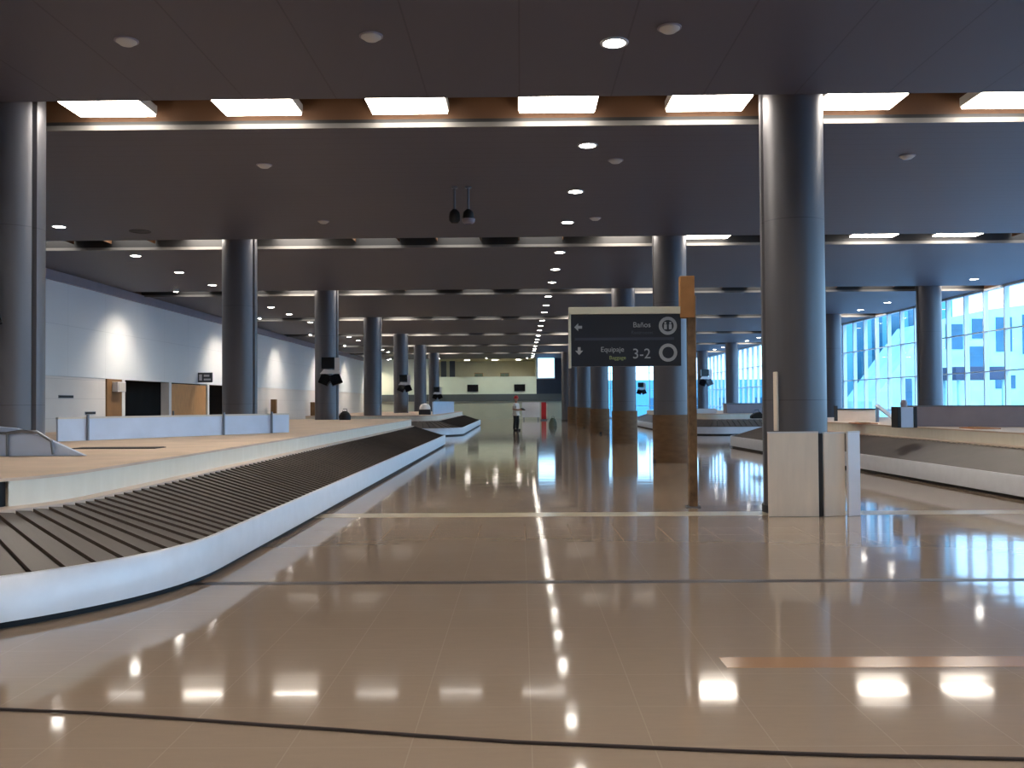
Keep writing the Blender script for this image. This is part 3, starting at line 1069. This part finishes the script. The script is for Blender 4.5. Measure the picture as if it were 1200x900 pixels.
# ------------------------------------------------------------------ left wall doorway fittings
mb = MB()
mb.box(XL - 0.12, XL - 0.04, 36.5, 40.7, 0, 2.34)
d = mb.build('door_1', M['wood']); structure(d)
h_ = MB().box(XL - 0.04, XL + 0.02, 36.75, 36.81, 0.9, 1.25).build('door_handle', M['steel'], d)
structure(MB().box(XL - 0.3, XL + 0.02, 30.8, 31.95, 0, 2.38).build('wall_pier', M['brown_board']))
for i, (a, b_) in enumerate(((31.95, 32.2), (36.25, 36.5), (40.7, 40.95), (46.0, 46.2))):
    structure(MB().box(XL - 0.3, XL + 0.03, a, b_, 0, 2.38).build('trim_%d' % (12 + i), M['white']))
t = thing('projecting_sign', (XL, 39.6, 2.45), 'small grey blade sign jutting from left wall above the tan door', 'sign')
MB().box(0.0, 0.62, -0.04, 0.04, 0, 0.42).build('sign_panel', M['beam'], t, bevel=0.008)
b = MB()
b.box(0.06, 0.18, -0.046, -0.04, 0.08, 0.34); b.box(0.26, 0.56, -0.046, -0.04, 0.08, 0.16); b.box(0.26, 0.50, -0.046, -0.04, 0.24, 0.33)
b.build('pictogram', M['white'], t)
t = thing('junction_box', (XL + 0.02, 31.5, 1.95), 'white box on the brown pier at the doorway corner', 'box')
MB().box(0, 0.2, -0.32, 0.32, 0, 0.34).build('box_body', M['white'], t, bevel=0.01)
MB().box(0.2, 0.215, -0.28, 0.28, 0.03, 0.31).build('cover', M['housing'], t)
vents = [(28.1, 1.72, 0.9, 'dark slot vent low on left wall, upper left one'), (29.7, 1.2, 0.7, 'dark slot vent low on left wall, right one'),
         (28.0, 1.0, 0.9, 'dark slot vent low on left wall, lowest one')]
for y, z, L, lab in vents:
    t = thing('wall_vent', (XL - 0.03, y, z), lab, 'vent', 'slot vents on the left wall')
    MB().box(0, 0.02, -L / 2, L / 2, 0, 0.09).build('vent_frame', M['steel'], t)
    MB().box(0.02, 0.025, -L / 2 + 0.02, L / 2 - 0.02, 0.015, 0.075).build('grille', M['black'], t)
for i, (y, hgt) in enumerate(((50.5, 1.75), (60.0, 1.6))):
    t = thing('timber_post', (XL + 0.35, y, 0), ('brown timber post standing by left wall past second left column' if i == 0 else 'brown timber post by left wall, farther back'), 'post', 'timber posts')
    MB().box(-0.14, 0.14, -0.14, 0.14, 0, hgt).build('post', M['brown_board'], t, bevel=0.01)
    MB().box(-0.2, 0.2, -0.2, 0.2, 0, 0.08).build('foot', M['wood'], t)

# ------------------------------------------------------------------ guards on the left carousel
t = thing('feed_guard', (-5.8, 10.4, DECK + 0.004), 'low bluish white guard panel with sloping right end, at the left picture edge', 'guard panel', 'guard panels on the left carousel')
MB().prism_y([(-1.6, 0.0), (0.88, 0.0), (0.40, 0.22), (0.10, 0.315), (-0.15, 0.34), (-1.6, 0.32)], -0.03, 0.03).build('panel', M['guard'], t, bevel=0.006)
b = MB()
b.tube([(0.02, -0.07, 0.005), (0.02, -0.07, 0.26)], 0.016)
b.tube([(0.02 + 0.54 - 0.54, -0.07, 0.26), (0.18, -0.07, 0.285), (0.36, -0.07, 0.27), (0.52, -0.07, 0.17), (0.54, -0.07, 0.02)], 0.018)
b.build('rail', M['steel'], t, smooth=True)
b = MB(); b.tube([(-0.95, -0.07, 0.02), (-0.95, -0.07, 0.24), (-0.3, -0.07, 0.27), (0.02, -0.07, 0.26)], 0.016)
b.build('rail', M['steel'], t, smooth=True)
# bluish guard further in
p0 = Vector((-7.35, 14.55)); p1 = Vector((-4.70, 18.6))
t = thing('feed_guard', (p0.x, p0.y, DECK), 'long low bluish guard panel on the deck before the second left column', 'guard panel', 'guard panels on the left carousel')
d = p1 - p0
MB().obox((0, 0), (d.x, d.y), 0.05, 0, 0.36).build('panel', M['guard'], t, bevel=0.006)
MB().obox((0, 0), (d.x, d.y), 0.07, 0.355, 0.385).build('top_rail', M['housing'], t)
nrm = Vector((d.y, -d.x)).normalized() * 0.06
for f in (0.10, 0.66, 0.9):
    q = d * f + nrm
    MB().cyl((q.x, q.y, 0), (q.x, q.y, 0.42), 0.022, n=10).build('post', M['steel'], t, smooth=True)
t = thing('deck_shadow_sheet', (-5.35, 12.2, DECK), 'black flat sheet standing for a dark shadow on the tan deck beside the sloping guard', 'mat')
MB().box(-0.55, 0.55, -0.16, 0.16, 0, 0.012).build('mat', M['black'], t)  # black sheet paints a dark shadow on the deck; no mat lies there
MB().box(-0.57, 0.57, -0.18, 0.18, 0, 0.008).build('border', M['groove'], t)
# things on the second left carousel
t = thing('control_box', (-4.7, 45.2, DECK), 'small white-topped box on the distant left carousel', 'box')
MB().box(-0.28, 0.28, -0.25, 0.25, 0, 0.26).build('box_body', M['groove'], t, bevel=0.02)
MB().lathe([(0.0, 0.26), (0.27, 0.26), (0.27, 0.36), (0.2, 0.5), (0.0, 0.56)], 20).build('lid', M['white'], t, smooth=True)
t = thing('feed_guard', (-4.35, 45.6, DECK), 'bluish guard panel on the distant left carousel', 'guard panel')
MB().obox((0, 0), (0.3, 10), 0.06, 0, 0.62).build('panel', M['guard'], t)
MB().obox((0, 0), (0.3, 10), 0.09, 0.62, 0.66).build('top_rail', M['steel'], t)
# black bag standing on the near carousel end
t = thing('black_bag', (-6.15, 32.2, DECK), 'black bag on the deck right of third left column', 'bag')
MB().lathe([(0.0, 0.0), (0.20, 0.0), (0.22, 0.12), (0.15, 0.24), (0.07, 0.31), (0.0, 0.32)], 16).build('bag_body', M['black'], t, smooth=True)
MB().tube([(-0.08, 0, 0.29), (-0.06, 0, 0.38), (0.06, 0, 0.38), (0.08, 0, 0.29)], 0.012).build('handle', M['black'], t, smooth=True)

# ------------------------------------------------------------------ guards and clutter on the right carousel
p0 = Vector((8.35, 20.0)); p1 = Vector((11.6, 18.3))
t = thing('feed_guard', (p0.x, p0.y, DECK), 'long mauve-grey guard panel on the right carousel, at the picture edge', 'guard panel', 'guard panels on the right carousel')
d = p1 - p0
MB().obox((0, 0), (d.x * 0.70, d.y * 0.70), 0.05, 0, 0.42).build('panel', M['guard_grey'], t, bevel=0.006)
MB().obox((d.x * 0.715, d.y * 0.715), (d.x, d.y), 0.05, 0, 0.42).build('panel', M['guard_grey'], t, bevel=0.006)
MB().obox((d.x * 0.70, d.y * 0.70), (d.x * 0.715, d.y * 0.715), 0.06, 0, 0.44).build('post', M['groove'], t)
MB().obox((0, 0), (d.x, d.y), 0.07, 0.42, 0.45).build('top_rail', M['steel'], t)
t = thing('feed_guard', (8.75, 25.6, DECK), 'short brown guard panel with dark top edge, on right carousel by near column', 'guard panel', 'guard panels on the right carousel')
MB().box(0, 1.05, -0.03, 0.03, 0, 0.30).build('panel', M['deck'], t)
MB().box(-0.02, 1.07, -0.05, 0.05, 0.30, 0.34).build('top_rail', M['groove'], t)
MB().box(-0.06, 0.0, -0.06, 0.06, 0, 0.42).build('post', M['groove'], t)
t = thing('leaning_plank', (9.55, 24.0, DECK), 'white plank sloping down to the deck of the right carousel', 'plank')
MB().prism_y([(-0.36, 0.42), (-0.28, 0.46), (0.28, 0.0), (0.18, 0.0)], -0.06, 0.06).build('plank', M['white'], t)
MB().box(-0.33, -0.27, -0.04, 0.04, 0, 0.40).build('prop', M['steel'], t)
t = thing('equipment_box', (7.95, 19.2, DECK), 'bluish grey box with dark sides and a knob on top, on right carousel', 'box')
MB().box(-0.13, 0.13, -0.16, 0.16, 0.0, 0.42).build('box_body', M['guard'], t, bevel=0.01)
for s_ in (-1, 1):
    MB().box(s_ * 0.165 - 0.035, s_ * 0.165 + 0.035, -0.17, 0.17, 0, 0.43).build('side_panel', M['groove'], t, bevel=0.008)
MB().lathe([(0.0, 0.42), (0.06, 0.42), (0.07, 0.5), (0.05, 0.56), (0.0, 0.58)], 16).build('knob', M['guard_grey'], t, smooth=True)
for i, (x, y, lab) in enumerate(((8.35, 22.6, 'orange plywood offcut on right carousel, leftmost'), (8.9, 21.3, 'orange plywood offcut on right carousel, beside the bluish box'),
                                 (9.0, 18.2, 'orange plywood offcut on right carousel, in front of mauve guard'))):
    t = thing('plywood_offcut', (x, y, DECK), lab, 'plywood sheet', 'orange offcuts')
    MB().prism([(-0.26, -0.35), (0.22, -0.4), (0.28, 0.36), (-0.2, 0.4)], 0, 0.018).build('sheet', M['orange'], t)
    MB().box(-0.1, 0.12, -0.2, 0.25, 0.018, 0.03).build('offcut_strip', M['wood'], t)
t = thing('warning_cone', (7.95, 29.6, DECK), 'yellow-green cone with dark teal tip on the right carousel end', 'cone')
MB().box(-0.17, 0.17, -0.17, 0.17, 0, 0.03).build('base', M['yellow'], t, bevel=0.01)
MB().lathe([(0.0, 0.03), (0.14, 0.03), (0.07, 0.36), (0.0, 0.36)], 20).build('cone_body', M['yellow'], t, smooth=True)
MB().lathe([(0.0, 0.36), (0.07, 0.36), (0.035, 0.60), (0.0, 0.60)], 20).build('tip', M['teal'], t, smooth=True)
t = thing('tool_bag', (7.62, 29.9, DECK), 'low black tool bag left of the yellow cone', 'bag')
MB().prism_y([(-0.18, 0), (0.18, 0), (0.18, 0.13), (0.1, 0.22), (-0.08, 0.17), (-0.18, 0.09)], -0.13, 0.13).build('bag_body', M['black'], t, bevel=0.02)
MB().tube([(-0.1, 0, 0.15), (-0.05, 0, 0.27), (0.06, 0, 0.29), (0.1, 0, 0.2)], 0.012).build('handle', M['teal'], t, smooth=True)
t = thing('storage_crate', (10.4, 43.0, DECK), 'grey crate on the distant right carousel', 'crate')
MB().box(-0.9, 0.9, -0.4, 0.4, 0, 0.42).build('crate_body', M['guard_grey'], t, bevel=0.02)
MB().box(-0.93, 0.93, -0.43, 0.43, 0.42, 0.47).build('lid', M['steel'], t, bevel=0.01)
for i, x in enumerate((8.6, 12.0)):
    t = thing('white_carton', (x, 43.2, DECK), 'white carton on the distant right carousel, %s of the grey crate' % ('left' if i == 0 else 'right'), 'carton', 'white cartons')
    MB().box(-0.5, 0.5, -0.3, 0.3, 0, 0.22).build('carton_body', M['white'], t, bevel=0.01)
    MB().box(-0.51, 0.51, -0.04, 0.04, 0.2, 0.225).build('tape', M['card'], t)

# ------------------------------------------------------------------ far end of the hall
t = thing('white_board', ((622 - 610) * 78 / 1080, 78.0, 0), 'white display board standing far away, right of the person', 'board')
MB().box(-0.75, 0.75, -0.03, 0.03, 0.22, 1.5).build('panel', M['white'], t, bevel=0.01)
for x in (-0.6, 0.6):
    MB().box(x - 0.04, x + 0.04, -0.25, 0.25, 0, 0.22).build('foot', M['steel'], t)
t = thing('red_banner', ((637 - 610) * 76 / 1080, 76.0, 0), 'slim red standing panel far away, right of the white board', 'panel')
MB().box(-0.2, 0.2, -0.05, 0.05, 0.1, 1.5).build('panel', M['red'], t, bevel=0.01)
MB().box(-0.28, 0.28, -0.2, 0.2, 0, 0.1).build('foot', M['steel'], t)
MB().box(0.2, 0.3, -0.04, 0.04, 0.1, 1.4).build('side_edge', M['deck'], t)
t = thing('duffel_bag', ((647.5 - 610) * 58 / 1080, 58.0, 0), 'grey-green bag on floor near the wrapped column row', 'bag')
MB().lathe([(0.0, 0.0), (0.26, 0.0), (0.25, 0.2), (0.16, 0.42), (0.1, 0.5), (0.0, 0.52)], 18).build('bag_body', M['bag_green'], t, smooth=True)
MB().tube([(-0.1, 0, 0.46), (-0.06, 0, 0.6), (0.06, 0, 0.6), (0.1, 0, 0.46)], 0.015).build('handle', M['black'], t, smooth=True)

# cable across the floor in front
pts = []
for x, y in ((-60, 824), (0, 828.5), (100, 833), (200, 839.5), (300, 847), (400, 854), (500, 861.5), (600, 868.5), (700, 873), (800, 877.5), (900, 882), (1000, 885.5), (1100, 888), (1200, 890.5), (1280, 892)):
    Y = CAM_H * FPX / (y - 471.5)
    pts.append(((x - 610) * Y / FPX, Y, 0.0085))
tag(MB().tube(pts, 0.008, 8).build('floor_cable', M['joint_dark'], None, smooth=True), 'thin dark cable lying across the tiles in the foreground', 'cable')

# ------------------------------------------------------------------ person
def skin_obj(name, verts, edges, radii, mat, parent, root=0, sub=1):
    me = bpy.data.meshes.new(name)
    me.from_pydata(verts, edges, [])
    me.materials.append(mat)
    o = bpy.data.objects.new(name, me)
    COL.objects.link(o)
    o.parent = parent
    sk = o.modifiers.new('skin', 'SKIN')
    sk.use_smooth_shade = True
    lay = me.skin_vertices[0] if len(me.skin_vertices) else None
    if lay is None:
        bpy.context.view_layer.objects.active = o
        bpy.ops.mesh.customdata_skin_add()
        lay = me.skin_vertices[0]
    for i, r_ in enumerate(radii):
        lay.data[i].radius = r_ if isinstance(r_, tuple) else (r_, r_)
        lay.data[i].use_root = (i == root)
    sb = o.modifiers.new('subdivision', 'SUBSURF')
    sb.levels = sub; sb.render_levels = sub + 1
    return o

per = thing('person', ((604.5 - 610) * 49.0 / 1080, 49.0, 0), 'person in red helmet and white shirt standing in the middle of the hall', 'person', rotz=math.radians(62))
# local frame: faces -y
V = [(0, 0, 0.96), (0, 0.0, 1.15), (0, 0.0, 1.36), (0, 0.0, 1.48), (0, -0.005, 1.55), (0, -0.015, 1.66), (0, -0.01, 1.74)]
E = [(0, 1), (1, 2), (2, 3), (3, 4), (4, 5), (5, 6)]
Rr = [(0.15, 0.11), (0.135, 0.10), (0.16, 0.11), (0.055, 0.055), (0.056, 0.062), (0.088, 0.108), (0.07, 0.085)]
for s_ in (-1, 1):
    i0 = len(V)
    V += [(s_ * 0.10, 0.0, 0.86), (s_ * 0.11, -0.02 - 0.03 * s_, 0.49), (s_ * 0.11, 0.03 - 0.03 * s_, 0.09), (s_ * 0.115, -0.06, 0.045), (s_ * 0.12, -0.15, 0.035)]
    E += [(0, i0), (i0, i0 + 1), (i0 + 1, i0 + 2), (i0 + 2, i0 + 3), (i0 + 3, i0 + 4)]
    Rr += [0.095, 0.065, 0.045, 0.045, 0.035]
    i1 = len(V)
    V += [(s_ * 0.18, 0.0, 1.40), (s_ * 0.23, 0.03, 1.13), (s_ * 0.14, -0.20, 1.09), (s_ * 0.11, -0.26, 1.10)]
    E += [(2, i1), (i1, i1 + 1), (i1 + 1, i1 + 2), (i1 + 2, i1 + 3)]
    Rr += [0.06, 0.046, 0.034, (0.036, 0.022)]
    for k in range(4):
        i2 = len(V)
        off = (k - 1.5) * 0.021
        L = [0.075, 0.085, 0.08, 0.062][k]
        V += [(s_ * 0.10, -0.30, 1.10 + off), (s_ * 0.08, -0.30 - L * 0.5, 1.10 + off), (s_ * 0.05, -0.30 - L * 0.75, 1.10 + off)]
        E += [(i1 + 3, i2), (i2, i2 + 1), (i2 + 1, i2 + 2)]
        Rr += [0.010, 0.009, 0.008]
    i2 = len(V)
    V += [(s_ * 0.085, -0.27, 1.15), (s_ * 0.06, -0.31, 1.17)]
    E += [(i1 + 3, i2), (i2, i2 + 1)]
    Rr += [0.011, 0.009]
skin_obj('body', V, E, Rr, M['skin'], per)
# face
b = MB()
b.prism_y([(-0.012, 1.64), (0.012, 1.64), (0.006, 1.685), (-0.006, 1.685)], -0.135, -0.09)
b.build('nose', M['skin'], per)
for s_ in (-1, 1):
    MB().lathe([(0.0, -0.008), (0.009, -0.005), (0.009, 0.005), (0.0, 0.008)], 10, (s_ * 0.032, -0.105, 1.675)).build('eye', M['black'], per)
    MB().lathe([(0.0, -0.03), (0.014, -0.02), (0.014, 0.02), (0.0, 0.03)], 10, (s_ * 0.088, 0.0, 1.655)).build('ear', M['skin'], per)
MB().box(-0.025, 0.025, -0.112, -0.09, 1.605, 1.615).build('mouth', M['red'], per)
# clothes
Vs = [(0, 0, 0.98), (0, 0, 1.15), (0, 0, 1.37), (0, 0, 1.46), (0, 0, 0.82)]
Es = [(0, 1), (1, 2), (2, 3), (0, 4)]
Rs = [(0.20, 0.165), (0.18, 0.145), (0.185, 0.14), (0.085, 0.085), (0.205, 0.17)]
for s_ in (-1, 1):
    i0 = len(Vs)
    Vs += [(s_ * 0.19, 0.0, 1.40), (s_ * 0.24, 0.03, 1.14)]
    Es += [(2, i0), (i0, i0 + 1)]
    Rs += [0.08, 0.065]
skin_obj('shirt', Vs, Es, Rs, M['shirt'], per)
Vt = [(0, 0, 0.93), (0, 0, 1.06)]
Et = [(0, 1)]; Rt = [(0.175, 0.14), (0.15, 0.12)]
for s_ in (-1, 1):
    i0 = len(Vt)
    Vt += [(s_ * 0.10, 0.0, 0.85), (s_ * 0.11, -0.02 - 0.03 * s_, 0.49), (s_ * 0.11, 0.03 - 0.03 * s_, 0.03)]
    Et += [(0, i0), (i0, i0 + 1), (i0 + 1, i0 + 2)]
    Rt += [0.115, 0.09, 0.078]
skin_obj('trousers', Vt, Et, Rt, M['trouser'], per)
for s_ in (-1, 1):
    MB().prism([(s_ * 0.115 - 0.05, 0.09), (s_ * 0.115 - 0.055, -0.1), (s_ * 0.12 - 0.03, -0.2), (s_ * 0.12 + 0.03, -0.2), (s_ * 0.115 + 0.055, -0.1), (s_ * 0.115 + 0.05, 0.09)], 0.0, 0.09).build('shoe', M['black'], per, bevel=0.02)
MB().lathe([(0.0, 1.86), (0.06, 1.852), (0.105, 1.815), (0.122, 1.76), (0.124, 1.72), (0.15, 1.715), (0.15, 1.705), (0.11, 1.71)], 24, (0, -0.01, 0)).build('helmet', M['red'], per, smooth=True)
tb = tag(MB().box(-0.13, 0.13, -0.02, 0.02, -0.09, 0.09).build('document_folder', M['black'], None, bevel=0.008), 'dark folder held in both hands by the person', 'folder')
tb.matrix_world = per.matrix_basis @ Matrix.Translation((0, -0.43, 1.13)) @ Matrix.Rotation(math.radians(-55), 4, 'X')
